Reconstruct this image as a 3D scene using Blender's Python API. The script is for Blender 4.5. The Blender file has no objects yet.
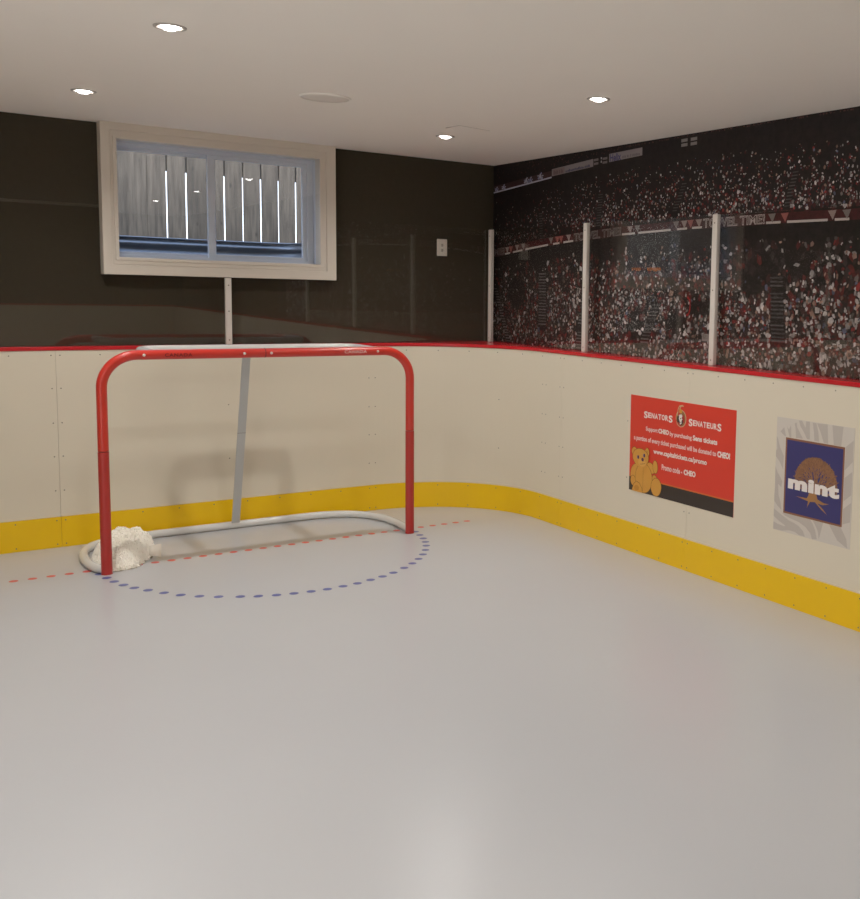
import bpy, bmesh, math, random
from mathutils import Vector, Matrix
random.seed(7)
SC = bpy.context.scene
COL = SC.collection
PI = math.pi

# ------------------------------------------------------------------ helpers
def lin(c):
    def f(v):
        v = v / 255.0
        return v / 12.92 if v <= 0.04045 else ((v + 0.055) / 1.055) ** 2.4
    return (f(c[0]), f(c[1]), f(c[2]), 1.0)

def new_mat(name):
    m = bpy.data.materials.new(name)
    m.use_nodes = True
    nt = m.node_tree
    return m, nt, nt.nodes['Principled BSDF']

def mat(name, rgb, rough=0.5, metal=0.0, spec=0.5, var=0.0, scale=8.0, bump=0.0, bscale=60.0, coat=0.0):
    """Plain paint / plastic / metal with a little procedural unevenness."""
    m, nt, b = new_mat(name)
    b.inputs['Roughness'].default_value = rough
    b.inputs['Metallic'].default_value = metal
    b.inputs['Specular IOR Level'].default_value = spec
    b.inputs['Coat Weight'].default_value = coat
    tc = nt.nodes.new('ShaderNodeTexCoord')
    n = nt.nodes.new('ShaderNodeTexNoise')
    n.inputs['Scale'].default_value = scale
    n.inputs['Detail'].default_value = 5
    nt.links.new(tc.outputs['Object'], n.inputs['Vector'])
    mix = nt.nodes.new('ShaderNodeMix'); mix.data_type = 'RGBA'
    c = lin(rgb)
    mix.inputs[6].default_value = tuple(x * (1 - var) for x in c[:3]) + (1,)
    mix.inputs[7].default_value = tuple(min(1, x * (1 + var)) for x in c[:3]) + (1,)
    nt.links.new(n.outputs['Fac'], mix.inputs[0])
    nt.links.new(mix.outputs[2], b.inputs['Base Color'])
    if bump > 0:
        n2 = nt.nodes.new('ShaderNodeTexNoise'); n2.inputs['Scale'].default_value = bscale
        n2.inputs['Detail'].default_value = 3
        nt.links.new(tc.outputs['Object'], n2.inputs['Vector'])
        bp = nt.nodes.new('ShaderNodeBump'); bp.inputs['Strength'].default_value = bump
        bp.inputs['Distance'].default_value = 0.002
        nt.links.new(n2.outputs['Fac'], bp.inputs['Height'])
        nt.links.new(bp.outputs['Normal'], b.inputs['Normal'])
    return m

def emit_mat(name, rgb, strength):
    m = bpy.data.materials.new(name); m.use_nodes = True
    nt = m.node_tree; nt.nodes.clear()
    o = nt.nodes.new('ShaderNodeOutputMaterial'); e = nt.nodes.new('ShaderNodeEmission')
    e.inputs['Color'].default_value = lin(rgb); e.inputs['Strength'].default_value = strength
    nt.links.new(e.outputs[0], o.inputs[0])
    return m

def glass_mat(name, tint, f0=0.04):
    """Thin clear sheet: straight transmission plus a Schlick reflection."""
    m = bpy.data.materials.new(name); m.use_nodes = True
    nt = m.node_tree; nt.nodes.clear()
    o = nt.nodes.new('ShaderNodeOutputMaterial')
    t = nt.nodes.new('ShaderNodeBsdfTransparent'); t.inputs['Color'].default_value = tint
    g = nt.nodes.new('ShaderNodeBsdfGlossy'); g.inputs['Roughness'].default_value = 0.0
    g.inputs['Color'].default_value = (1, 1, 1, 1)
    lw = nt.nodes.new('ShaderNodeLayerWeight'); lw.inputs['Blend'].default_value = 0.5
    p = nt.nodes.new('ShaderNodeMath'); p.operation = 'POWER'; p.inputs[1].default_value = 5
    a = nt.nodes.new('ShaderNodeMath'); a.operation = 'MULTIPLY_ADD'
    a.inputs[1].default_value = 1 - f0; a.inputs[2].default_value = f0
    mx = nt.nodes.new('ShaderNodeMixShader')
    nt.links.new(lw.outputs['Facing'], p.inputs[0]); nt.links.new(p.outputs[0], a.inputs[0])
    nt.links.new(a.outputs[0], mx.inputs[0]); nt.links.new(t.outputs[0], mx.inputs[1])
    nt.links.new(g.outputs[0], mx.inputs[2]); nt.links.new(mx.outputs[0], o.inputs[0])
    return m

def vcol_mat(name, rough=0.5, spec=0.3, noise=0.0, nscale=40.0):
    """Printed sheet: colours come from the mesh's own colour attribute."""
    m, nt, b = new_mat(name)
    b.inputs['Roughness'].default_value = rough
    b.inputs['Specular IOR Level'].default_value = spec
    at = nt.nodes.new('ShaderNodeVertexColor'); at.layer_name = 'ink'
    if noise > 0:
        tc = nt.nodes.new('ShaderNodeTexCoord'); n = nt.nodes.new('ShaderNodeTexNoise')
        n.inputs['Scale'].default_value = nscale; n.inputs['Detail'].default_value = 6
        nt.links.new(tc.outputs['Object'], n.inputs['Vector'])
        r = nt.nodes.new('ShaderNodeMapRange'); r.inputs[1].default_value = .3; r.inputs[2].default_value = .7
        r.inputs[3].default_value = 1 - noise; r.inputs[4].default_value = 1 + noise
        nt.links.new(n.outputs['Fac'], r.inputs[0])
        mx = nt.nodes.new('ShaderNodeMix'); mx.data_type = 'RGBA'; mx.blend_type = 'MULTIPLY'
        mx.inputs[0].default_value = 1.0
        nt.links.new(at.outputs['Color'], mx.inputs[6]); nt.links.new(r.outputs[0], mx.inputs[7])
        nt.links.new(mx.outputs[2], b.inputs['Base Color'])
    else:
        nt.links.new(at.outputs['Color'], b.inputs['Base Color'])
    return m

def tag(o, label=None, cat=None, group=None, kind=None):
    if label: o['label'] = label
    if cat: o['category'] = cat
    if group: o['group'] = group
    if kind: o['kind'] = kind
    return o

def empty(name, loc=(0, 0, 0)):
    o = bpy.data.objects.new(name, None); COL.objects.link(o); o.location = loc
    o.empty_display_size = .05
    return o

class MB:
    def __init__(s): s.v = []; s.f = []; s.c = []; s.sm = []
    def face(s, pts, col=None, smooth=False):
        n = len(s.v); s.v += [tuple(p) for p in pts]
        s.f.append(tuple(range(n, n + len(pts)))); s.c.append(col); s.sm.append(smooth)
    def raw(s, vs, fs, smooth=False, col=None):
        n = len(s.v); s.v += [tuple(v) for v in vs]
        for f in fs:
            s.f.append(tuple(i + n for i in f)); s.c.append(col); s.sm.append(smooth)
    def box(s, x0, x1, y0, y1, z0, z1, col=None):
        vs = [(x, y, z) for z in (z0, z1) for y in (y0, y1) for x in (x0, x1)]
        s.raw(vs, [(0, 2, 3, 1), (4, 5, 7, 6), (0, 1, 5, 4), (2, 6, 7, 3), (0, 4, 6, 2), (1, 3, 7, 5)], False, col)
    def prism(s, poly, z0, z1):
        n = len(poly)
        vs = [(x, y, z0) for x, y in poly] + [(x, y, z1) for x, y in poly]
        fs = [tuple(reversed(range(n))), tuple(range(n, 2 * n))]
        fs += [(i, (i + 1) % n, n + (i + 1) % n, n + i) for i in range(n)]
        s.raw(vs, fs)
    def strip(s, pts_in, pts_out, z0, z1):
        """wall-like strip between two matching plan polylines"""
        n = len(pts_in)
        vs = [(x, y, z0) for x, y in pts_in] + [(x, y, z1) for x, y in pts_in] + [(x, y, z1) for x, y in pts_out] + [(x, y, z0) for x, y in pts_out]
        fs = []
        for i in range(n - 1):
            for k in range(4):
                a, b = k * n, ((k + 1) % 4) * n
                fs.append((a + i, b + i, b + i + 1, a + i + 1))
        fs += [(0, 3 * n, 2 * n, n), (n - 1, 2 * n - 1, 3 * n - 1, 4 * n - 1)]
        s.raw(vs, fs)
    def tube(s, path, r, seg=16, caps=True, smooth=True, col=None):
        P = [Vector(p) for p in path]; n = len(P); rings = []
        up = None
        for i in range(n):
            t = (P[min(i + 1, n - 1)] - P[max(i - 1, 0)]).normalized()
            if up is None:
                up = Vector((0, 0, 1)) if abs(t.z) < .9 else Vector((0, 1, 0))
            up = (up - t * up.dot(t)).normalized(); sd = t.cross(up)
            rr = r[i] if isinstance(r, (list, tuple)) else r
            rings.append([P[i] + (up * math.cos(2 * PI * k / seg) + sd * math.sin(2 * PI * k / seg)) * rr for k in range(seg)])
        vs = [v for rg in rings for v in rg]; fs = []
        for i in range(n - 1):
            for k in range(seg):
                a = i * seg + k; b = i * seg + (k + 1) % seg
                fs.append((a, a + seg, b + seg, b))
        s.raw(vs, fs, smooth, col)
        if caps:
            s.raw(rings[0], [tuple(range(seg))], False, col)
            s.raw(rings[-1], [tuple(reversed(range(seg)))], False, col)
    def lathe(s, prof, c, seg=32, smooth=True):
        """profile (r, z) spun about the vertical through c"""
        vs = []; fs = []
        for r, z in prof:
            vs += [(c[0] + r * math.cos(2 * PI * k / seg), c[1] + r * math.sin(2 * PI * k / seg), c[2] + z) for k in range(seg)]
        for i in range(len(prof) - 1):
            for k in range(seg):
                a = i * seg + k; b = i * seg + (k + 1) % seg
                fs.append((a, b, b + seg, a + seg))
        s.raw(vs, fs, smooth)
        if prof[0][0] > 0: s.raw(vs[:seg], [tuple(range(seg))])
        if prof[-1][0] > 0: s.raw(vs[-seg:], [tuple(range(seg))])
    def dome(s, c, n, r, h, seg=10):
        """small screw / bolt head at c facing n"""
        n = Vector(n).normalized(); a = n.orthogonal().normalized(); b = n.cross(a); c = Vector(c)
        prof = [(1, 0), (.92, .5), (.6, .85), (0.05, 1)]
        vs = [c + (a * math.cos(2 * PI * k / seg) + b * math.sin(2 * PI * k / seg)) * (r * q) + n * (h * w) for q, w in prof for k in range(seg)]
        fs = [(i * seg + k, i * seg + (k + 1) % seg, (i + 1) * seg + (k + 1) % seg, (i + 1) * seg + k) for i in range(3) for k in range(seg)]
        fs.append(tuple(range(3 * seg, 4 * seg)))
        s.raw(vs, fs, True)
    def build(s, name, m, parent=None, loc=(0, 0, 0), bevel=0.0):
        me = bpy.data.meshes.new(name)
        o0 = Vector(loc)
        me.from_pydata([Vector(v) - o0 for v in s.v], [], s.f)
        for i, p in enumerate(me.polygons): p.use_smooth = s.sm[i]
        if any(c is not None for c in s.c):
            ca = me.color_attributes.new('ink', 'FLOAT_COLOR', 'CORNER')
            for i, p in enumerate(me.polygons):
                c = s.c[i] or (0, 0, 0, 1)
                for li in p.loop_indices: ca.data[li].color = c
        me.materials.append(m)
        me.update()
        o = bpy.data.objects.new(name, me); COL.objects.link(o)
        o.location = o0
        if parent is not None:
            o.parent = parent; o.location = o0 - parent.location
        if bevel > 0:
            bm = bmesh.new(); bm.from_mesh(me)
            bmesh.ops.remove_doubles(bm, verts=bm.verts, dist=1e-5)
            bmesh.ops.recalc_face_normals(bm, faces=bm.faces)
            es = [e for e in bm.edges if len(e.link_faces) == 2 and e.calc_face_angle(0) > 0.6]
            bmesh.ops.bevel(bm, geom=es, offset=bevel, segments=2, affect='EDGES', profile=0.5, clamp_overlap=True)
            bm.to_mesh(me); bm.free()
        return o

def arc(cx, cy, r, a0, a1, n):
    return [(cx + r * math.cos(a0 + (a1 - a0) * i / n), cy + r * math.sin(a0 + (a1 - a0) * i / n)) for i in range(n + 1)]

def smooth_path(pts, it=3):
    P = [Vector(p) for p in pts]
    for _ in range(it):
        Q = [P[0]]
        for a, b in zip(P, P[1:]):
            Q += [a * .75 + b * .25, a * .25 + b * .75]
        Q.append(P[-1]); P = Q
    return P

_FONT_CACHE = {}
def text_polys(body, bold=0.0, spacing=1.0):
    """the built-in font as flat polygons, normalised to the unit box of its own bounds"""
    k = (body, bold, spacing)
    if k in _FONT_CACHE: return _FONT_CACHE[k]
    cu = bpy.data.curves.new('lettering_outline', 'FONT'); cu.body = body; cu.offset = bold
    cu.space_character = spacing; cu.resolution_u = 4
    ob = bpy.data.objects.new('lettering_outline', cu); COL.objects.link(ob)
    bpy.context.view_layer.update()
    dg = bpy.context.evaluated_depsgraph_get()
    me = bpy.data.meshes.new_from_object(ob.evaluated_get(dg))
    vs = [v.co.copy() for v in me.vertices]; fs = [tuple(p.vertices) for p in me.polygons]
    bpy.data.objects.remove(ob); bpy.data.curves.remove(cu); bpy.data.meshes.remove(me)
    x0 = min(v.x for v in vs); x1 = max(v.x for v in vs); y0 = min(v.y for v in vs); y1 = max(v.y for v in vs)
    r = ([((v.x - x0) / (x1 - x0), (v.y - y0) / (y1 - y0)) for v in vs], fs)
    _FONT_CACHE[k] = r
    return r

def add_text(mb, body, to3, u0, u1, v0, v1, col=None, bold=0.0, spacing=1.0, slope=0.0):
    """lettering stretched into the box u0..u1, v0..v1 of the sheet whose map to space is to3(u, v)"""
    vs, fs = text_polys(body, bold, spacing)
    pts = [to3(u0 + (u1 - u0) * a, v0 + (v1 - v0) * b + slope * a) for a, b in vs]
    mb.raw(pts, fs, False, col)

# ------------------------------------------------------------------ camera (recovered from the photograph's vanishing lines)
F_PX, CX, CY, H_CAM, PITCH, YAW, ROLL = 1020.302, 651.838, 396.991, 1.67857, 0.101654, 0.671933, 0.024805
fw = Vector((math.sin(YAW) * math.cos(PITCH), math.cos(YAW) * math.cos(PITCH), -math.sin(PITCH)))
rt = Vector((math.cos(YAW), -math.sin(YAW), 0)); up = rt.cross(fw)
r2 = rt * math.cos(ROLL) + up * math.sin(ROLL); u2 = up * math.cos(ROLL) - rt * math.sin(ROLL)
cd = bpy.data.cameras.new('camera'); cam = bpy.data.objects.new('camera', cd); COL.objects.link(cam)
cd.sensor_fit = 'HORIZONTAL'; cd.sensor_width = 36.0
cd.lens = F_PX / 860 * 36
cd.shift_x = (430 - CX) / 860; cd.shift_y = (CY - 449.5) / 860
cd.clip_start = 0.05; cd.clip_end = 200
cam.matrix_world = Matrix(((r2.x, u2.x, -fw.x, 0), (r2.y, u2.y, -fw.y, 0), (r2.z, u2.z, -fw.z, H_CAM), (0, 0, 0, 1)))
SC.camera = cam

# ------------------------------------------------------------------ materials
M = {}
M['floor'] = mat('synthetic_ice', (186, 187, 189), rough=0.28, spec=0.5, var=0.03, scale=1.3, bump=0.02, bscale=30)
M['ceiling'] = mat('ceiling_paint', (234, 228, 220), rough=0.9, spec=0.15, var=0.012, scale=3)
M['dark'] = mat('dark_wall_paint', (55, 49, 38), rough=0.75, spec=0.2, var=0.12, scale=35, bump=0.15, bscale=120)
M['white'] = mat('white_board_plastic', (218, 208, 186), rough=0.42, spec=0.35, var=0.02, scale=2.5)
M['yellow'] = mat('yellow_kick_plastic', (238, 190, 6), rough=0.42, spec=0.35, var=0.03, scale=4)
M['redcap'] = mat('red_cap_plastic', (186, 26, 34), rough=0.25, spec=0.4, var=0.04, scale=5)
M['screw'] = mat('screw_steel', (128, 119, 106), rough=0.45, metal=0.4)
M['glass'] = glass_mat('clear_acrylic', (.955, .95, .94, 1), 0.034)
M['winglass'] = glass_mat('window_glass', (.95, .96, .965, 1), 0.035)
M['post'] = mat('satin_aluminium', (214, 206, 196), rough=0.35, metal=0.0, spec=0.5, var=0.04, scale=6)
M['goalred'] = mat('red_enamel', (198, 44, 31), rough=0.3, spec=0.45, var=0.04, scale=9, coat=.1)
M['postred_shaded'] = mat('red_enamel_shaded', (172, 40, 34), rough=0.34, spec=0.45, var=0.04, scale=9)  # goal enamel again, darkened to stand in for weaker light on the posts
M['seamred'] = mat('red_joint_dark', (96, 18, 18), rough=.6)  # dark red of the tube joints
M['goalwhite'] = mat('white_enamel', (214, 213, 208), rough=0.25, spec=0.5, var=0.02, scale=9, coat=.3)
M['bar'] = mat('flat_bar_grey', (176, 177, 174), rough=0.4, spec=0.4, var=0.03, scale=9)
M['bolt'] = mat('zinc_bolt', (226, 220, 210), rough=0.3, metal=0.5)
M['net'] = mat('net_cord', (252, 247, 234), rough=0.85, spec=0.1, var=0.03, scale=40)
M['netshade'] = mat('net_core_shaded', (176, 164, 142), rough=0.9, spec=0.1, var=0.12, scale=60, bump=0.5, bscale=90)  # core coloured darker as the shade in gaps between the cords
M['tagm'] = mat('care_tag_cloth', (214, 206, 190), rough=0.8)
M['casing'] = mat('casing_paint', (208, 198, 184), rough=0.5, spec=0.35, var=0.01)
M['vinyl'] = mat('white_vinyl', (206, 209, 217), rough=0.4, spec=0.4)
M['plate'] = mat('switch_plastic', (226, 220, 208), rough=0.4)
M['plated'] = mat('switch_plastic_grey', (168, 162, 152), rough=0.5)  # grey plastic of the sockets
M['trim'] = mat('downlight_trim', (168, 161, 154), rough=0.5, spec=0.4)
M['cone'] = mat('downlight_reflector', (225, 220, 212), rough=0.3, metal=0.6)
M['lens'] = emit_mat('downlight_lens', (255, 246, 238), 26.0)
M['speaker'] = mat('speaker_grille', (216, 209, 201), rough=0.85, spec=0.15, bump=0.4, bscale=400)
M['hatch'] = mat('hatch_paint', (233, 227, 219), rough=0.85, spec=0.15)
M['gap'] = mat('hatch_gap', (176, 170, 162), rough=0.9)
M['reddot'] = mat('red_floor_ink', (214, 78, 66), rough=0.36, spec=0.4)
M['bluedot'] = mat('blue_floor_ink', (84, 93, 156), rough=0.36, spec=0.4)
M['ink'] = vcol_mat('printed_ink', rough=0.42, spec=0.35)
M['mural'] = vcol_mat('mural_print', rough=0.55, spec=0.25, noise=0.35, nscale=30)

def fence_mat():
    m, nt, b = new_mat('weathered_cedar')
    b.inputs['Roughness'].default_value = 0.8
    g = nt.nodes.new('ShaderNodeNewGeometry'); tc = nt.nodes.new('ShaderNodeTexCoord')
    mp = nt.nodes.new('ShaderNodeMapping'); mp.inputs['Scale'].default_value = (14, 14, 1.2)
    n = nt.nodes.new('ShaderNodeTexNoise'); n.inputs['Scale'].default_value = 3; n.inputs['Detail'].default_value = 6
    nt.links.new(tc.outputs['Object'], mp.inputs['Vector']); nt.links.new(mp.outputs[0], n.inputs['Vector'])
    vo = nt.nodes.new('ShaderNodeTexVoronoi'); vo.inputs['Scale'].default_value = 6.5
    mp2 = nt.nodes.new('ShaderNodeMapping'); mp2.inputs['Scale'].default_value = (1.6, 1.0, .9)
    nt.links.new(tc.outputs['Object'], mp2.inputs['Vector']); nt.links.new(mp2.outputs[0], vo.inputs['Vector'])
    kn = nt.nodes.new('ShaderNodeMapRange'); kn.inputs[1].default_value = 0.04; kn.inputs[2].default_value = 0.14
    kn.inputs[3].default_value = 0.45; kn.inputs[4].default_value = 1.0
    nt.links.new(vo.outputs['Distance'], kn.inputs[0])
    a = nt.nodes.new('ShaderNodeMapRange'); a.inputs[1].default_value = .3; a.inputs[2].default_value = .7; a.inputs[3].default_value = 0.6; a.inputs[4].default_value = 1.3
    nt.links.new(n.outputs['Fac'], a.inputs[0])
    r = nt.nodes.new('ShaderNodeMapRange'); r.inputs[3].default_value = 0.8; r.inputs[4].default_value = 1.18
    nt.links.new(g.outputs['Random Per Island'], r.inputs[0])
    m1 = nt.nodes.new('ShaderNodeMath'); m1.operation = 'MULTIPLY'
    m2 = nt.nodes.new('ShaderNodeMath'); m2.operation = 'MULTIPLY'
    nt.links.new(a.outputs[0], m1.inputs[0]); nt.links.new(r.outputs[0], m1.inputs[1])
    nt.links.new(m1.outputs[0], m2.inputs[0]); nt.links.new(kn.outputs[0], m2.inputs[1])
    mx = nt.nodes.new('ShaderNodeMix'); mx.data_type = 'RGBA'; mx.blend_type = 'MULTIPLY'; mx.inputs[0].default_value = 1
    mx.inputs[6].default_value = lin((118, 102, 84)); nt.links.new(m2.outputs[0], mx.inputs[7])
    nt.links.new(mx.outputs[2], b.inputs['Base Color'])
    return m
M['fence'] = fence_mat()
M['rail'] = mat('dark_rail_wood', (92, 86, 80), rough=.85, var=.1)  # dark wood of the rails behind the slats
M['steel'] = mat('galvanised_steel', (122, 126, 134), rough=0.4, metal=0.75, var=0.15, scale=3)
M['gravel'] = mat('gravel', (120, 116, 110), rough=.95, var=.4, scale=60, bump=.6, bscale=80)

# ------------------------------------------------------------------ setting
XR, YB, R = 3.967, 7.201, 0.92          # board faces and corner radius
XW, YW, ZC = 4.156, 7.331, 2.661        # wall faces, ceiling
XL, YF = -1.60, -2.40                   # unseen left and front walls
H, KZ = 1.234, 0.194                    # board and kick heights

def struct(name, mb, m, parent=None, **k):
    o = mb.build(name, m, parent, **k)
    o['kind'] = 'structure'
    return o

f = MB(); f.box(XL - .2, XW + .2, YF - .2, YW + .25, -.12, 0)
floor = struct('floor', f, M['floor'])
def dots(pts, r, z):
    d = MB()
    for x, y in pts:
        d.raw([(x + r * math.cos(2 * PI * k / 20), y + r * math.sin(2 * PI * k / 20), z) for k in range(20)], [tuple(range(20))])
    return d
red_pts = [(3.49 - .0905 * k, 6.505) for k in range(32)]
o = dots(red_pts, .0235, .0007).build('goal_line_dots', M['reddot'], floor); tag(o, 'dotted red goal line painted on the white floor', kind='structure')
blue = [(1.094, 6.408), (1.111, 6.304), (1.13, 6.202), (1.158, 6.106), (1.194, 6.014), (1.244, 5.927), (1.302, 5.83), (1.365, 5.741),
        (1.44, 5.664), (1.52, 5.599), (1.615, 5.54), (1.696, 5.495), (1.782, 5.462), (1.869, 5.441), (1.958, 5.426), (2.046, 5.419),
        (2.138, 5.425), (2.226, 5.435), (2.315, 5.461), (2.4, 5.489), (2.485, 5.53), (2.582, 5.592), (2.666, 5.658), (2.743, 5.734),
        (2.813, 5.818), (2.875, 5.91), (2.928, 6.008), (2.969, 6.103), (2.999, 6.198), (3.021, 6.297), (3.038, 6.404)]
o = dots(blue, .025, .0009).build('crease_dots', M['bluedot'], floor); tag(o, 'dotted blue crease arc painted in front of the goal', kind='structure')

# walls; the back wall has the window opening, the ceiling has the downlight holes filled by their own cans
WX0, WX1, WZ0, WZ1 = 1.404, 2.702, 1.822, 2.562
w = MB()
J = .013
w.box(XL - .2, WX0 - J, YW, YW + .22, 0, ZC); w.box(WX1 + J, XW + .2, YW, YW + .22, 0, ZC)
w.box(WX0 - J, WX1 + J, YW, YW + .22, 0, WZ0 - J); w.box(WX0 - J, WX1 + J, YW, YW + .22, WZ1 + J, ZC)
struct('wall_back', w, M['dark'])
w = MB(); w.box(XW, XW + .2, YF - .2, YW, 0, ZC); struct('wall_right', w, M['dark'])
w = MB(); w.box(XL - .2, XL, YF - .2, YW, 0, ZC); struct('wall_left', w, M['ceiling'])
w = MB(); w.box(XL, XW, YF - .2, YF, 0, ZC); struct('wall_front', w, M['dark'])
LIGHTS = [(3.14, 6.18), (3.09, 4.385), (1.05, 6.18), (1.05, 4.385), (3.1, 2.55), (1.05, 2.55), (3.1, .7), (1.05, .7), (-.9, 4.385), (-.9, 2.55), (-.9, .7), (2.1, -1.2), (-.2, -1.2)]
def ceiling_mesh():
    """ceiling slab with round holes cut where the recessed lights sit"""
    bm = bmesh.new()
    def loop(pts): return [bm.verts.new((x, y, ZC)) for x, y in pts]
    edges = []
    o_ = loop([(XL - .2, YF - .2), (XW + .2, YF - .2), (XW + .2, YW + .22), (XL - .2, YW + .22)])
    edges += [bm.edges.new((o_[i], o_[(i + 1) % 4])) for i in range(4)]
    for x, y in LIGHTS:
        l_ = loop([(x + .045 * math.cos(2 * PI * k / 28), y + .045 * math.sin(2 * PI * k / 28)) for k in range(28)])
        edges += [bm.edges.new((l_[i], l_[(i + 1) % 28])) for i in range(28)]
    bmesh.ops.triangle_fill(bm, use_beauty=True, use_dissolve=False, edges=edges)
    # drop triangles that filled a hole
    kill = [fc for fc in bm.faces if any((fc.calc_center_median().xy - Vector(c)).length < .04 and max((v.co.xy - Vector(c)).length for v in fc.verts) < .05 for c in LIGHTS)]
    bmesh.ops.delete(bm, geom=kill, context='FACES')
    me = bpy.data.meshes.new('ceiling'); bm.to_mesh(me); bm.free()
    me.materials.append(M['ceiling'])
    o = bpy.data.objects.new('ceiling', me); COL.objects.link(o); o['kind'] = 'structure'
    s = MB(); s.box(XL - .2, XW + .2, YF - .2, YW + .22, ZC + .12, ZC + .2)
    c = s.build('ceiling_deck', M['dark'], o); c['kind'] = 'structure'
ceiling_mesh()

# plain boards along the walls behind the camera (seen only in the glass)
t = MB()
t.box(XL, XL + .2, YF + .2, YW - .4, KZ, H); t.box(XL, XR, YF, YF + .2, KZ, H); t.box(XR, XR + .04, YF, 3.232, KZ, H)
t_o = struct('trim_1', t, M['white'])
t = MB(); t.box(XL, XL + .207, YF + .2, YW - .4, 0, KZ); t.box(XL, XR, YF, YF + .207, 0, KZ); t.box(XR - .007, XR + .04, YF, 3.232, 0, KZ); struct('trim_kick', t, M['yellow'], t_o)
t = MB(); t.box(XL, XL + .21, YF + .2, YW - .4, H, H + .024); t.box(XL, XR, YF, YF + .21, H, H + .024); t.box(XR - .006, 4.112, YF, 1.899, H, H + .024); struct('trim_cap', t, M['redcap'], t_o)

# ------------------------------------------------------------------ window
win = empty('window_1', (2.05, 7.33, 1.712)); win['kind'] = 'structure'
CO = (1.311, 2.816, 1.712, 2.6605)       # casing outer
def frame_ring(mb, o, i, y0, y1):
    """rectangular ring in the xz plane, o and i = (x0,x1,z0,z1)"""
    ov = [(o[0], o[2]), (o[1], o[2]), (o[1], o[3]), (o[0], o[3])]
    iv = [(i[0], i[2]), (i[1], i[2]), (i[1], i[3]), (i[0], i[3])]
    vs = [(x, y0, z) for x, z in ov] + [(x, y0, z) for x, z in iv] + [(x, y1, z) for x, z in ov] + [(x, y1, z) for x, z in iv]
    fs = []
    for k in range(4):
        n = (k + 1) % 4
        fs += [(k, n, 4 + n, 4 + k), (8 + n, 8 + k, 12 + k, 12 + n), (k, 8 + k, 8 + n, n), (4 + k, 4 + n, 12 + n, 12 + k)]
    mb.raw(vs, fs)
IN = (WX0, WX1, WZ0, WZ1)
c = MB()
frame_ring(c, CO, (CO[0] + .055, CO[1] - .068, CO[2] + .062, CO[3] - .048), 7.232, YW)
frame_ring(c, (CO[0] + .055, CO[1] - .068, CO[2] + .062, CO[3] - .048), (IN[0] - .022, IN[1] + .022, IN[2] - .022, IN[3] + .016), 7.240, YW)
frame_ring(c, (IN[0] - .022, IN[1] + .022, IN[2] - .022, IN[3] + .016), IN, 7.234, YW)
cas = struct('casing', c, M['casing'], win, bevel=.003)
c = MB(); frame_ring(c, (IN[0] - .012, IN[1] + .012, IN[2] - .012, IN[3] + .012), IN, 7.3315, 7.50)
struct('jamb', c, M['vinyl'], win)
e = .001
c = MB()
frame_ring(c, (IN[0] + e, IN[1] - e, IN[2] + e, IN[3] - e), (IN[0] + .020, IN[1] - .045, IN[2] + .022, IN[3] - .03), 7.37, 7.47)
struct('window_frame', c, M['vinyl'], win, bevel=.002)
def sash(x0, x1, y0, y1, rail, stl, str_, name='sash'):
    c = MB(); z0, z1 = IN[2] + .022, IN[3] - .03
    inner = (x0 + stl, x1 - str_, z0 + rail, z1 - rail)
    frame_ring(c, (x0, x1, z0, z1), inner, y0, y1)
    s_ = struct(name, c, M['vinyl'], win, bevel=.0015)
    g = MB(); ym = (y0 + y1) / 2
    g.box(inner[0] - .002, inner[1] + .002, ym - .003, ym + .003, inner[2] - .002, inner[3] + .002)
    struct('pane', g, M['winglass'], s_)
    return s_
sash(1.424, 2.045, 7.425, 7.455, .02, .016, .045)
s_r = sash(1.985, 2.657, 7.385, 7.415, .024, .045, .028)
g = MB(); g.box(2.632, 2.652, 7.371, 7.386, 2.155, 2.20); g.box(2.612, 2.64, 7.366, 7.374, 2.168, 2.188)
struct('sash_latch', g, M['vinyl'], s_r, bevel=.002)

g = MB(); g.box(IN[0] + .001, IN[1] - .001, 7.2465, 7.2525, IN[2] + .001, IN[3] - .001)
struct('cover_pane', g, M['winglass'], win)

# outside: window well, ground, fence
g = MB()
path = [(1.30, 7.56), (1.30, 7.8), (1.36, 7.98), (1.5, 8.07), (1.72, 8.1), (2.38, 8.1), (2.6, 8.07), (2.74, 7.98), (2.80, 7.8), (2.80, 7.56)]
P2 = [(v.x, v.y) for v in smooth_path([Vector((x, y, 0)) for x, y in path], 3)]
nz = 40; zs = [1.55 + (1.983 - 1.55) * i / nz for i in range(nz + 1)]
vs = []; nP = len(P2)
for z in zs:
    off = .012 * math.sin((z - 1.55) * 2 * PI / .068)
    for i, (x, y) in enumerate(P2):
        a = P2[max(i - 1, 0)]; b = P2[min(i + 1, nP - 1)]
        tx, ty = b[0] - a[0], b[1] - a[1]; L = math.hypot(tx, ty)
        vs.append((x - ty / L * off, y + tx / L * off, z))
g.raw(vs, [(r * nP + i, r * nP + i + 1, (r + 1) * nP + i + 1, (r + 1) * nP + i) for r in range(nz) for i in range(nP - 1)], True)
g.tube([(x, y, 1.985) for x, y in P2], .007, 8)
well = g.build('window_well', M['steel'], None, loc=(2.05, 8.1, 1.55))
tag(well, 'corrugated galvanised steel window well curving outside the basement window', 'window well')
g = MB(); g.box(-9, 8, YW + .22, 12, 1.45, 1.55); gd = struct('ground_outside', g, M['gravel'])
g = MB()
for bx in ((-9, 1.2, 7.56, 12), (2.9, 8, 7.56, 12), (1.2, 2.9, 8.2, 12)):
    g.box(bx[0], bx[1], bx[2], bx[3], 1.55, 1.93)
struct('ground_lawn', g, M['gravel'])
fence = empty('fence', (2.5, 9.0, 1.93)); tag(fence, 'weathered grey cedar board fence with bright slits seen through the window', 'fence')
g = MB()
k0 = 1.954
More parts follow.
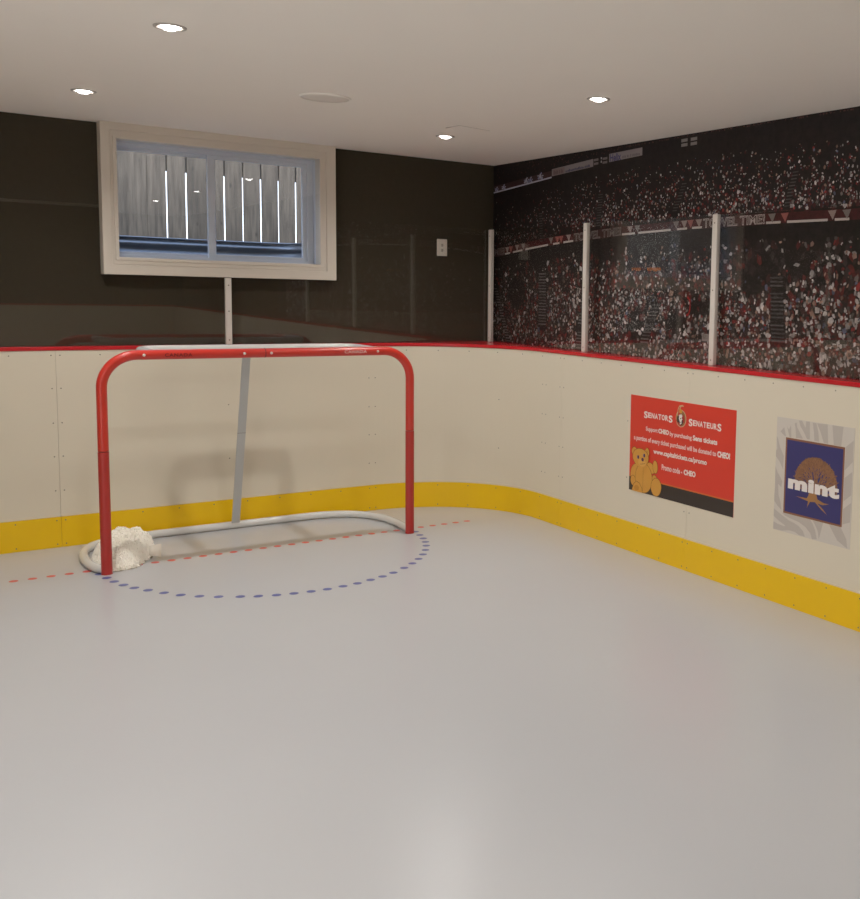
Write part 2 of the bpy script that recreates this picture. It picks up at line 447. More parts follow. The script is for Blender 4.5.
for k in range(-60, 30):
    a, b = k0 + .149 * k + .0065, k0 + .149 * (k + 1) - .0065
    if k == -1: b += .0085
    if k <= -2: b += .013
    if k in (0,): a -= .0035
    if k == 2: b += .013
    if k == 3: a -= 0
    g.box(a, b, 8.995 + .004 * (k % 2), 9.015 + .004 * (k % 2), 1.935, 3.5)
g.build('slat_panel', M['fence'], fence)
g = MB(); g.box(-6.5, 6.3, 9.022, 9.062, 2.562, 3.5); g.build('rail', M['rail'], fence)
g = MB(); g.box(-6.5, 6.3, 9.022, 9.062, 1.94, 2.0); g.build('rail', M['rail'], fence)

# ------------------------------------------------------------------ rink boards
CCX, CCY = XR - R, YB - R               # corner centre
def face_path(inset=0.0, n=28):
    """plan polyline of the board face from left along the back, round the corner and down the right"""
    return arc(CCX, CCY, R - inset, PI / 2, 0, n)
def board_path(kind, a, b, off):
    if kind == 'back': return [(a, YB - off), (b, YB - off)]
    if kind == 'right': return [(XR - off, a), (XR - off, b)]
    p = [(a, YB - off)] + arc(CCX, CCY, R - off, PI / 2, 0, 36) + [(XR - off, b)]
    return p
def panel(kind, a, b, label, kick_b=None, skip_screws=False):
    if kind == 'back': loc = ((a + b) / 2, YB, 0)
    elif kind == 'right': loc = (XR, (a + b) / 2, 0)
    else: loc = (CCX + R * .7071, CCY + R * .7071, 0)
    root = empty('dasher_board', loc); tag(root, label, 'rink board', 'white rink boards around the floor')
    g_ = .0008
    if kind == 'back': a2, b2 = a + g_, b - g_
    elif kind == 'right': a2, b2 = a - g_, b + g_
    else: a2, b2 = a + g_, b + g_
    m = MB(); m.strip(board_path(kind, a2, b2, 0), board_path(kind, a2, b2, -.04), KZ, H - .0005); m.build('facing', M['white'], root)
    m = MB(); m.strip(board_path(kind, a2, b2, .007), board_path(kind, a2, b2, -.04), .001, KZ - .0008); m.build('kick_plate', M['yellow'], root)
    s = MB()
    def at(t):     # point and inward normal at distance t along this panel's face
        if kind == 'back': return (a + t, YB), (0, -1)
        if kind == 'right': return (XR, a - t), (-1, 0)
        L1 = CCX - a; L2 = R * PI / 2
        if t < L1: return (a + t, YB), (0, -1)
        if t < L1 + L2:
            q = PI / 2 - (t - L1) / R
            return (CCX + R * math.cos(q), CCY + R * math.sin(q)), (-math.cos(q), -math.sin(q))
        return (XR, CCY - (t - L1 - L2)), (-1, 0)
    L = abs(b - a) if kind != 'corner' else (CCX - a) + R * PI / 2 + (CCY - b)
    def screw(t, z, o):
        p, n = at(t); s.dome((p[0] + n[0] * o, p[1] + n[1] * o, z), (n[0], n[1], 0), .0044, .0015)
    nn = max(2, round(L / .23))
    for i in range(nn + 1):
        t_ = .024 + (L - .048) * i / nn
        for z, o_ in ((1.205, 0), (.172, .007), (.022, .007)): screw(t_, z, o_)
    for z in (1.0, .785, .575, .36):
        for t_ in (.024, L - .024): screw(t_, z, 0)
    mids = [.78] if L < 1.5 else ([1.02] if kind == 'back' else [.98])
    for t_ in mids:
        for z in (.85, .48): screw(t_, z, 0)
    if kind == 'corner':
        for z in (1.0, .785, .575, .36):
            for t_ in (L - .205, L - .252): screw(t_, z, 0)
    s.build('screws', M['screw'], root)
    return root
panel('back', -1.02, 1.024, 'white rink board left of the goal, running behind its left post')
panel('back', 1.024, 3.069, 'long white rink board with yellow kick plate directly behind the goal')
panel('corner', 3.069, 6.011, 'curved white rink board rounding the corner right of the goal')
panel('right', 6.011, 4.622, 'white rink board carrying the left part of the red poster')
panel('right', 4.622, 3.233, 'white rink board holding the navy square sign')
# cap rail with the corner shelf
inner = [(-1.02, YB - .006)] + arc(CCX, CCY, R - .006, PI / 2, 0, 36) + [(XR - .006, 1.9)]
outer = [(4.112, 1.9), (4.112, 7.302), (-1.02, 7.302)]
cp = MB(); cp.prism(inner + outer, H, H + .024)
cap = cp.build('cap_rail', M['redcap'], None, loc=(CCX, CCY, H), bevel=.003)
tag(cap, 'red plastic cap rail running along the top of all the white boards', 'cap rail')

# ------------------------------------------------------------------ glass and its posts
ZG0, ZG1 = H + .024, 2.145
YG, XG = 7.262, 4.072
def lean(x):
    return math.radians(.18) * max(0, min(1, (3.5 - x) / 1.6))
def back_pane(patches, label):
    """patches: (x0, x1, ztop). The sheet leans in very slightly towards the left, as its reflections show."""
    m = MB()
    for sgn in (-1, 1):
        for x0, x1, zt in patches:
            nx = max(2, int((x1 - x0) / .1)); nz_ = 4
            vs = []
            for j in range(nz_ + 1):
                z = ZG0 + (zt - ZG0) * j / nz_
                for i in range(nx + 1):
                    x = x0 + (x1 - x0) * i / nx
                    vs.append((x, YG + sgn * .005 - (z - ZG0) * math.tan(lean(x)), z))
            fs = [(j * (nx + 1) + i, j * (nx + 1) + i + 1, (j + 1) * (nx + 1) + i + 1, (j + 1) * (nx + 1) + i) for j in range(nz_) for i in range(nx)]
            if sgn > 0: fs = [tuple(reversed(q)) for q in fs]
            m.raw(vs, fs, True)
    o = m.build('safety_glass', M['glass'], None, loc=((patches[0][0] + patches[-1][1]) / 2, YG, ZG0))
    tag(o, label, 'glass panel', 'clear panels above the boards')
back_pane([(.07, 1.298, ZG1), (1.298, 2.050, 1.709)], 'clear panel below and left of the window, in front of the dark wall')
back_pane([(2.088, 2.820, 1.709), (2.820, 4.05, ZG1)], 'clear panel in front of the dark wall and its white plate, right of the window')
def right_pane(y0, y1, label):
    m = MB(); m.box(XG - .005, XG + .005, y1, y0, ZG0, ZG1)
    o = m.build('safety_glass', M['glass'], None, loc=(XG, (y0 + y1) / 2, ZG0)); tag(o, label, 'glass panel', 'clear panels above the boards')
right_pane(7.205, 5.909, 'clear panel before the crowd mural, between corner post and middle post')
right_pane(5.871, 4.567, 'clear panel before the crowd mural, right of the middle post')
right_pane(4.529, 3.233, 'clear panel before the crowd mural, beyond the tallest-looking post, above the navy sign')
def post(x, y, z1, along, label):
    root = empty('glass_post', (x, y, ZG0)); tag(root, label, 'glass post', 'aluminium posts between the clear panels')
    m = MB(); a, b = (.019, .014) if along == 'x' else (.014, .021)
    z0 = ZG0 + .0005
    if along == 'x':   # two clamping strips with the panel slot between
        m.box(x - a, x + a, y - b, y + b, z0, z1)
    else:
        m.box(x - a, x + a, y - b, y + b, z0, z1)
    m.build('channel', M['post'], root, bevel=.003)
    s = MB(); n = (0, -1, 0) if along == 'x' else (-1, 0, 0)
    for z in (ZG0 + .03, (ZG0 + z1) / 2, z1 - .05):
        s.dome((x + n[0] * a, y + n[1] * b, z), n, .005, .002)
    s.build('screws', M['screw'], root)
post(2.069, YG - .004, 1.709, 'x', 'short white metal post under the window, behind the goal crossbar')
post(.05, YG, ZG1, 'x', 'white metal post on the back boards, left of the window')
post(4.078, 7.228, ZG1, 'y', 'white metal post in the room corner where the dark wall meets the mural')
post(XG, 5.890, ZG1 + .003, 'y', 'white metal post in front of the mural, second from the corner')
post(XG, 4.548, ZG1 + .003, 'y', 'white metal post in front of the mural above the red poster')
post(XG, 3.214, ZG1 + .003, 'y', 'white metal post in front of the mural past the navy sign')

# ------------------------------------------------------------------ crowd mural on the right wall
random.seed(21)
MX = XW - .002
mural = empty('crowd_mural', (MX, 4.6, 1.0)); tag(mural, 'wall-sized dark printed mural of an arena crowd waving white towels', 'mural')
def mu(d):
    return lambda u, v: (MX - d, -u, v)          # u = -y, so text reads left to right
sheet = MB()
def mq(pts, col, d=.0004):
    sheet.face([(MX - d, y, z) for y, z in pts], lin(col))
Y0, Y1 = YW - .001, 2.0
KN = [(7.4, 1.928), (7.1, 1.955), (6.8, 1.985), (6.5, 2.011), (6.15, 2.033), (5.6, 2.060), (4.87, 2.079), (4.2, 2.086), (3.3, 2.082), (1.9, 2.06)]
def interp(y, K):
    for (a, za), (b, zb) in zip(K, K[1:]):
        if y <= a and y >= b: return za + (zb - za) * (a - y) / (a - b)
    return K[0][1] if y > K[0][0] else K[-1][1]
KU = [(7.4, 2.440), (6.474, 2.507), (5.94, 2.543), (5.38, 2.572), (4.5, 2.59), (1.9, 2.56)]
zb = lambda y: interp(y, KN)
zu = lambda y: interp(y, KU)
NB = 60
ys = [Y0 + (Y1 - Y0) * i / NB for i in range(NB + 1)]
for a, b in zip(ys, ys[1:]):
    mq([(a, 1.0), (b, 1.0), (b, zb(b)), (a, zb(a))], (30, 25, 24), 0)
    mq([(a, zb(a)), (b, zb(b)), (b, zu(b)), (a, zu(a))], (27, 22, 21), 0)
    mq([(a, zu(a)), (b, zu(b)), (b, ZC - .001), (a, ZC - .001)], (25, 20, 20), 0)
    # ribbon board: dark red band
    mq([(a, zb(a)), (b, zb(b)), (b, zb(b) + .058), (a, zb(a) + .058)], (66, 26, 28), .0003)
def blob(y, z, wv, h, col, d):
    n = random.choice((4, 5, 6)); a0 = random.random() * 6.28; tl = random.uniform(-.6, .6)
    pts = []
    for k in range(n):
        q = a0 + 2 * PI * k / n; rr = random.uniform(.6, 1.1)
        py, pz = math.cos(q) * wv * rr, math.sin(q) * h * rr
        pts.append((y + py * math.cos(tl) - pz * math.sin(tl), z + py * math.sin(tl) + pz * math.cos(tl)))
    mq(pts, col, d + random.random() * .0004)
AISLES = [ # (top y, top z, bottom y, bottom z, half width)
    (6.582, 1.80, 6.575, 1.40, .06), (7.285, 1.68, 7.06, 1.25, .035), (5.985, 1.87, 6.08, 1.25, .05), (5.20, 1.60, 5.33, 1.33, .05),
    (4.12, 1.78, 4.085, 1.40, .06), (3.1, 1.8, 2.95, 1.3, .06)]
UA = [(5.845, 2.345, 5.87, 2.118, .035), (4.95, 2.36, 5.045, 2.18, .03), (6.62, 2.25, 6.60, 2.03, .03), (4.0, 2.36, 4.06, 2.16, .03)]
def in_aisle(y, z, AA):
    for ty, tz, by, bz, hw in AA:
        if bz - .02 < z < tz + .02:
            t = (tz - z) / (tz - bz); cy = ty + (by - ty) * t
            if abs(y - cy) < hw: return True
    return False
def crowd_col():
    r = random.random()
    if r < .48: v = random.uniform(122, 216); return (v, v * .965, v * .955)
    if r < .60: v = random.uniform(.75, 1.3); return (118 * v, 40 * v, 38 * v)
    if r < .78: v = random.uniform(.75, 1.2); return (136 * v, 108 * v, 96 * v)
    if r < .83: v = random.uniform(.8, 1.1); return (88 * v, 92 * v, 112 * v)
    v = random.uniform(56, 105); return (v, v * .93, v * .9)
GAPS = [(5.42, 1.45, .09, .13), (4.75, 1.60, .16, .05), (6.62, 1.90, .18, .055), (4.30, 1.78, .12, .10), (5.95, 1.92, .2, .06), (4.05, 1.86, .2, .12), (6.95, 1.66, .13, .12), (5.0, 1.5, .1, .07)]
def gap(y, z):
    return any(((y - a) / w_) ** 2 + ((z - b) / h_) ** 2 < 1 for a, b, w_, h_ in GAPS)
# dark bodies first, then bright towels, faces and shirts
for i in range(5200):
    y = random.uniform(2.3, 7.32); z = random.uniform(1.12, 2.0)
    t_ = max(0, zb(y) - .10 - z) / .5
    if t_ <= 0 or random.random() > min(1, .25 + t_ * 1.2): continue
    if in_aisle(y, z, AISLES) or (gap(y, z) and random.random() < .85): continue
    c = random.choice(((74, 30, 30), (58, 36, 34), (46, 38, 36), (88, 34, 32), (52, 46, 44), (40, 32, 32)))
    s_ = random.uniform(.012, .03) * (1.25 - .09 * (y - 3.5))
    blob(y, z, s_ * .8, s_ * 1.3, c, .0004)
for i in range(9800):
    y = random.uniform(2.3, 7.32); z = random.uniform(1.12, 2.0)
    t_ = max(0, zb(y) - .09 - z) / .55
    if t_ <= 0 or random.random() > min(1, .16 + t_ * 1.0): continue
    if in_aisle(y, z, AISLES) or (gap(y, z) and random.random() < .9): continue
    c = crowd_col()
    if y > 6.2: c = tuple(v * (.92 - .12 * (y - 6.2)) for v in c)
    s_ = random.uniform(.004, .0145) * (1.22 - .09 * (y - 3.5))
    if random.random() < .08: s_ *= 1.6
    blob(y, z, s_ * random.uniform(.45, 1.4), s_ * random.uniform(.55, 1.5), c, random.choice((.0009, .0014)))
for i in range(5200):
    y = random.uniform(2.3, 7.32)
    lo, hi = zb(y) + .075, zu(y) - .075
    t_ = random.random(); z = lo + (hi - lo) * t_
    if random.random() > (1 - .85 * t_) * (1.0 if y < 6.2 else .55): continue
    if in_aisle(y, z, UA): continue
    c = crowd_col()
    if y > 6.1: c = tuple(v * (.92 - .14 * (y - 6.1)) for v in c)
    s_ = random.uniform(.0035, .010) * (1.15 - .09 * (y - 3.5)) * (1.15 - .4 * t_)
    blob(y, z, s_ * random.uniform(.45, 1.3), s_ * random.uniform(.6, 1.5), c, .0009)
    if random.random() < .5: blob(y + random.uniform(-.02, .02), z - .01, s_ * 1.6, s_ * 2, (62, 26, 27), .0004)
for i in range(260):
    y = random.uniform(2.3, 7.32); z = random.uniform(zu(y) + .07, ZC - .012)
    v = random.uniform(40, 62); blob(y, z, .008, .007, (v * 1.25, v * .8, v * .75), .0004)
# stairs
for ty, tz, by, bz, hw in AISLES:
    n = int((tz - bz) / .0215)
    for k in range(n):
        z = tz - (tz - bz) * (k + .2) / n; cy = ty + (by - ty) * (k / n)
        v = random.uniform(78, 104) * (.8 if ty < 4.5 else 1); j_ = random.uniform(-.004, .004)
        if random.random() < .08: continue
        mq([(cy + hw * .85 + j_, z), (cy - hw * .85 + j_, z + .001), (cy - hw * .85 + j_, z + .0105), (cy + hw * .85 + j_, z + .0095)], (v, v * .95, v * .96), .0019)
for ty, tz, by, bz, hw in UA:
    n = int((tz - bz) / .017)
    for k in range(n):
        z = tz - (tz - bz) * (k + .2) / n; cy = ty + (by - ty) * (k / n)
        v = random.uniform(58, 76)
        mq([(cy + hw * .75, z), (cy - hw * .75, z + .001), (cy - hw * .75, z + .0075), (cy + hw * .75, z + .0065)], (v, v * .95, v * .95), .0015)
# a few recognisable patches: red ring of a flag, white box, orange chairs row
mq([(4.74, 1.392), (4.62, 1.392), (4.62, 1.437), (4.74, 1.437)], (140, 130, 126), .0020)
for k in range(16):
    q0 = -1.9 + 3.6 * k / 16; q1 = -1.9 + 3.6 * (k + 1) / 16
    A = lambda q, r: (4.885 - .028 * math.cos(q) * r, 1.60 + .062 * math.sin(q) * r)
    mq([A(q0, 1), A(q1, 1), A(q1, .75), A(q0, .75)], (176, 36, 38), .0020)
for k in range(15):
    yy = 5.47 - .021 * k
    if k in (5, 6, 7): continue
    mq([(yy, 1.822 + .004 * math.sin(k)), (yy - .015, 1.822 + .006 * math.sin(2 * k)), (yy - .015, 1.840), (yy, 1.844)], (176, 96, 24), .0020)
sheet.build('printed_sheet', M['mural'], mural)
# ribbon board details: white lower line in pieces, pennants
rb = MB()
def rq(pts, col, d): rb.face([(MX - d, y, z) for y, z in pts], lin(col))
def line_seg(a, b):
    n = max(1, int(abs(a - b) / .12))
    for k in range(n):
        y0 = a + (b - a) * k / n; y1 = a + (b - a) * (k + 1) / n
        rq([(y0, zb(y0) - .001), (y1, zb(y1) - .001), (y1, zb(y1) + .012), (y0, zb(y0) + .012)], (198, 188, 184), .0019)
for a, b in ((7.143, 7.06), (7.015, 6.873), (6.83, 6.507), (6.44, 6.354), (6.301, 6.17), (5.588, 5.444), (5.407, 5.071), (5.006, 4.91), (4.862, 4.765), (4.225, 4.1), (4.05, 3.75), (3.7, 3.6), (3.5, 3.2)):
    line_seg(a, b)
for y, c in ((7.105, 0), (7.05, 1), (6.955, 0), (6.862, 2), (6.47, 2), (6.385, 1), (6.335, 1), (6.235, 0), (5.50, 0), (5.42, 2), (5.02, 2), (4.94, 0), (4.88, 1), (4.80, 0), (4.17, 2), (4.07, 1), (3.72, 0), (3.62, 2)):
    col = ((150, 132, 128), (150, 84, 78), (120, 112, 108))[c]
    z = zb(y)
    rq([(y + .03, z + .054), (y - .03, z + .056), (y - .006, z + .004)], col, .0019)
rb.build('ribbon_board', M['ink'], mural)
tx = MB()
for ya, yb_ in ((7.31, 7.145), (6.164, 5.598), (4.759, 4.225), (3.45, 2.9)):
    if ya > 7.2:
        za = zb(7.2); sl = .008; body = 'ME!'
    else:
        za = zb(ya); sl = zb(yb_) - za; body = 'TOWEL TIME!'
    # dark plate, pale outline and dark fill of each letter
    n = 6
    for k in range(n):
        p0 = ya + .01 + (yb_ - ya - .02) * k / n; p1 = ya + .01 + (yb_ - ya - .02) * (k + 1) / n
        tx.face([(MX - .0022, p0, zb(p0) - .004), (MX - .0022, p1, zb(p1) - .004), (MX - .0022, p1, zb(p1) + .060), (MX - .0022, p0, zb(p0) + .060)], lin((58, 30, 30)))
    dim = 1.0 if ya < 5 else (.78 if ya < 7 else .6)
    add_text(tx, body, mu(.0027), -ya, -yb_, za + .000, za + .056, lin((188 * dim, 176 * dim, 172 * dim)), bold=.035, slope=sl)
    add_text(tx, body, mu(.0032), -ya + .004, -yb_ - .004, za + .005, za + .051, lin((48, 26, 26)), bold=-.012, slope=sl)
tl = tx.build('towel_lettering', M['ink'], mural); tl['label'] = 'outlined white letters along the ribbon board of the mural'
# upper fascia: white line, little skaters, two pale banners
ub = MB()
def uq(pts, col, d=.0012): ub.face([(MX - d, y, z) for y, z in pts], lin(col))
for k in range(12):
    a = 7.325 - (7.325 - 6.474) * k / 12; b = 7.325 - (7.325 - 6.474) * (k + 1) / 12
    uq([(a, zu(a) - .004), (b, zu(b) - .004), (b, zu(b) + .006), (a, zu(a) + .006)], (176, 176, 192))
    uq([(a, zu(a) + .006), (b, zu(b) + .006), (b, zu(b) + .05), (a, zu(a) + .05)], (44, 22, 24), .0008)
for y, s_ in ((7.28, .8), (7.17, .9), (6.83, 1.0), (6.77, .9), (6.63, 1.15)):
    z = zu(y) + .004
    for dy, dz, wv, h in ((0, .024, .016, .020), (.02, .012, .012, .010), (-.02, .010, .012, .012), (-.012, .042, .009, .009), (.026, .028, .010, .006), (-.03, .026, .012, .005)):
        uq([(y + (dy + wv) * s_, z + dz * s_), (y + dy * s_, z + (dz - h) * s_), (y + (dy - wv) * s_, z + dz * s_), (y + dy * s_, z + (dz + h) * s_)], random.choice(((150, 152, 176), (122, 124, 156), (168, 166, 180))), .0014)
ub.build('fascia_strip', M['ink'], mural)
def squiggle(ya, yb_, z0, z1, sl, h, col):
    """lettering too small to read: a run of short uneven strokes"""
    y = ya
    while y > yb_ + .012:
        w_ = random.uniform(.006, .014); t_ = (ya - y) / (ya - yb_); z = z0 + sl * t_
        hh = random.uniform(.6, 1) * (z1 - z0)
        uq([(y, z), (y - w_, z), (y - w_, z + hh), (y, z + hh)], col, .0030)
        y -= w_ + random.choice((.003, .003, .004, .012))
ub = MB()
uq([(6.469, 2.515), (5.94, 2.543), (5.94, 2.596), (6.469, 2.566)], (124, 116, 118), .0022)
uq([(6.455, 2.519), (6.30, 2.528), (6.30, 2.570), (6.455, 2.562)], (120, 102, 100), .0026)
squiggle(6.445, 6.31, 2.524, 2.556, .008, 1, (92, 76, 78)); squiggle(6.285, 5.965, 2.530, 2.549, .016, 1, (60, 58, 86))
ub.build('banner', M['ink'], mural)
ub = MB()
uq([(5.752, 2.558), (5.384, 2.572), (5.384, 2.623), (5.752, 2.613)], (132, 124, 126), .0022)
add_text(ub, 'Helix', mu(.0030), -5.742, -5.615, 2.560, 2.610, lin((66, 62, 108)), bold=.03, slope=.002)
squiggle(5.60, 5.40, 2.571, 2.590, .006, 1, (104, 96, 102))
ub.build('banner', M['ink'], mural)
for yy in (5.905, 5.80):
    ub = MB()
    for dz in (0, .026):
        uq([(yy + .03, 2.552 + dz + .001), (yy - .025, 2.554 + dz), (yy - .025, 2.570 + dz), (yy + .03, 2.568 + dz)], (108, 98, 98))
    ub.build('score_box', M['ink'], mural)
ub = MB()
for dz in (.006, .03): uq([(5.852, 2.556 + dz), (5.838, 2.556 + dz), (5.838, 2.570 + dz), (5.852, 2.570 + dz)], (150, 146, 146))
ub.build('score_colon', M['ink'], mural)
for yy in (4.955, 4.865):
    ub = MB()
    for dz in (0, .028): uq([(yy + .034, 2.588 + dz), (yy - .026, 2.589 + dz), (yy - .026, 2.608 + dz), (yy + .034, 2.607 + dz)], (128, 120, 118))
    ub.build('score_box', M['ink'], mural)

# ------------------------------------------------------------------ posters on the right boards
def sheet_map(y0, z0, d): return lambda u, v: (XR - d, y0 - u, z0 + v)
def poly(mb, pts, to3, col): mb.face([to3(u, v) for u, v in pts], lin(col))
def ell(mb, cx, cy, a, b, to3, col, rot=0.0, n=28):
    c_, s_ = math.cos(rot), math.sin(rot)
    mb.face([to3(cx + a * math.cos(2 * PI * k / n) * c_ - b * math.sin(2 * PI * k / n) * s_, cy + a * math.cos(2 * PI * k / n) * s_ + b * math.sin(2 * PI * k / n) * c_) for k in range(n)], lin(col))
PW, PH = .992, .620
po = empty('poster', (XR, 4.70, .406)); tag(po, 'red landscape poster with teddy bear drawing and white lettering on the right boards', 'poster')
T = lambda d: sheet_map(5.2, .406, d)
m = MB(); m.box(XR - .0020, XR - .0002, 5.2 - PW, 5.2, .406, .406 + PH, lin((212, 54, 38))); m.build('red_sheet', M['ink'], po)
m = MB(); poly(m, [(0, 0), (PW, 0), (PW, .088), (0, .088)], T(.0024), (48, 40, 36)); poly(m, [(0, .088), (PW, .088), (PW, .096), (0, .096)], T(.0024), (206, 104, 44))
m.build('black_strip', M['ink'], po)
WHT = lin((232, 218, 210)); PNK = lin((232, 190, 184))
m = MB(); tt = T(.0028)
def caps_word(word, u0, u1, v0, hbig, hsm):
    """large first and last letters, smaller between, as on the sheet"""
    n = len(word); big = 1.25; tot = big * 2 + (n - 2); wv = (u1 - u0) / tot; u = u0
    for i, ch in enumerate(word):
        B_ = i in (0, n - 1); cw = wv * (big if B_ else 1.0); hh = hbig if B_ else hsm
        add_text(m, ch, tt, u + cw * .07, u + cw * .93, v0 - (.006 if B_ else 0), v0 - (.006 if B_ else 0) + hh, WHT, bold=.03); u += cw
caps_word('SENATORS', .139, .428, .489, .044, .034)
caps_word('SENATEURS', .576, .872, .489, .044, .034)
add_text(m, 'Support', tt, .163, .283, .396, .432, PNK, bold=.035)
add_text(m, 'CHEO', tt, .290, .393, .403, .433, WHT, bold=.05)
add_text(m, 'by purchasing', tt, .402, .610, .393, .428, PNK, bold=.035)
add_text(m, 'Sens tickets', tt, .620, .838, .400, .432, WHT, bold=.035)
add_text(m, 'a portion of every ticket purchased will be donated to', tt, .042, .832, .324, .364, PNK, bold=.035)
add_text(m, 'CHEO!', tt, .842, .951, .331, .367, WHT, bold=.05)
add_text(m, 'www.capitaltickets.ca/promo', tt, .246, .752, .260, .300, WHT, bold=.03)
add_text(m, 'Promo code -', tt, .332, .530, .178, .214, PNK, bold=.035)
add_text(m, 'CHEO', tt, .545, .654, .180, .214, WHT, bold=.05)
m.build('lettering', M['ink'], po)['label'] = 'white lettering on the red sheet'
# round crest between the two names
m = MB(); t1, t2, t3, t4 = T(.0026), T(.0029), T(.0032), T(.0035)
ell(m, .505, .519, .049, .053, t1, (196, 170, 130)); ell(m, .505, .519, .044, .048, t2, (150, 96, 52))
ell(m, .500, .515, .030, .040, t3, (58, 44, 40))
poly(m, [(.462, .500), (.452, .515), (.470, .492), (.500, .470), (.515, .472), (.485, .492)], t4, (188, 40, 40))
# plumed helmet and pale face
poly(m, [(.470, .530), (.474, .572), (.486, .596), (.512, .603), (.528, .599), (.528, .592), (.510, .594), (.498, .584), (.494, .562), (.510, .552), (.524, .536), (.512, .530), (.496, .536)], t3, (206, 176, 128))
poly(m, [(.476, .535), (.479, .570), (.490, .590), (.496, .592), (.490, .576), (.488, .556), (.500, .548), (.490, .536)], t4, (190, 42, 38))
ell(m, .502, .563, .014, .013, T(.0036), (204, 146, 48)); ell(m, .515, .540, .020, .018, T(.0033), (138, 98, 52))
poly(m, [(.488, .540), (.512, .545), (.519, .534), (.513, .524), (.519, .515), (.512, .505), (.513, .490), (.498, .480), (.496, .500), (.487, .516)], T(.0038), (226, 222, 214))
poly(m, [(.497, .520), (.511, .523), (.509, .517), (.499, .514)], T(.004), (70, 60, 58)); poly(m, [(.500, .497), (.510, .499), (.508, .494), (.500, .492)], T(.004), (70, 60, 58))
ell(m, .528, .520, .009, .024, T(.0036), (166, 36, 36), .2)
m.build('crest', M['ink'], po)['label'] = 'round gold crest with a plumed helmet'
# teddy bear drawing
m = MB(); GOLD, OUT, SH = (208, 146, 58), (124, 78, 34), (188, 126, 46)
z_ = [.0026]
def lay():
    z_[0] += .00022; return T(z_[0])
def limb(cx, cy, a, b, rot=0.0, col=GOLD):
    ell(m, cx, cy, a + .003, b + .003, lay(), OUT, rot); ell(m, cx, cy, a, b, lay(), col, rot)
limb(.272, .083, .030, .052, .35); 
limb(.062, .118, .044, .062, -.35); limb(.045, .066, .026, .032, .2)
limb(.225, .172, .042, .030, -.5); limb(.270, .186, .023, .040, .1)
limb(.155, .098, .086, .094)
limb(.284, .060, .050, .057, -.25); 
bl = lay(); m.face([bl(.033, .0004), bl(.149, .0004), bl(.142, .031), bl(.114, .061), bl(.082, .069), bl(.053, .049)], lin(OUT))
bl = lay(); m.face([bl(.036, .0005), bl(.146, .0005), bl(.138, .030), bl(.112, .058), bl(.082, .066), bl(.056, .046)], lin(GOLD))
ell(m, .085, .024, .026, .018, lay(), SH, .1)
limb(.055, .258, .026, .027); limb(.188, .268, .020, .026); ell(m, .060, .256, .014, .015, lay(), SH); ell(m, .187, .266, .010, .014, lay(), SH)
limb(.122, .226, .081, .056); ell(m, .125, .213, .072, .048, lay(), GOLD)
ell(m, .140, .196, .040, .026, lay(), (216, 158, 72))
for ex, ey in ((.100, .226), (.163, .244)):
    ell(m, ex - .006, ey, .010, .012, lay(), (150, 120, 130)); ell(m, ex, ey, .009, .012, lay(), (70, 44, 84))
ell(m, .146, .216, .013, .012, lay(), (84, 42, 70))
k_ = lay()
for a in ((.146, .204, .1455, .188), (.147, .188, .120, .183), (.147, .188, .172, .194)):
    m.face([k_(a[0], a[1] - .0015), k_(a[2], a[3] - .0015), k_(a[2] + .001, a[3] + .0015), k_(a[0] + .001, a[1] + .0015)], lin(OUT))
m.face([k_(.153, .014), k_(.155, .014), k_(.156, .165), k_(.154, .165)], lin(OUT))
m.build('teddy_bear_drawing', M['ink'], po)['label'] = 'seated golden teddy bear printed in the lower corner'

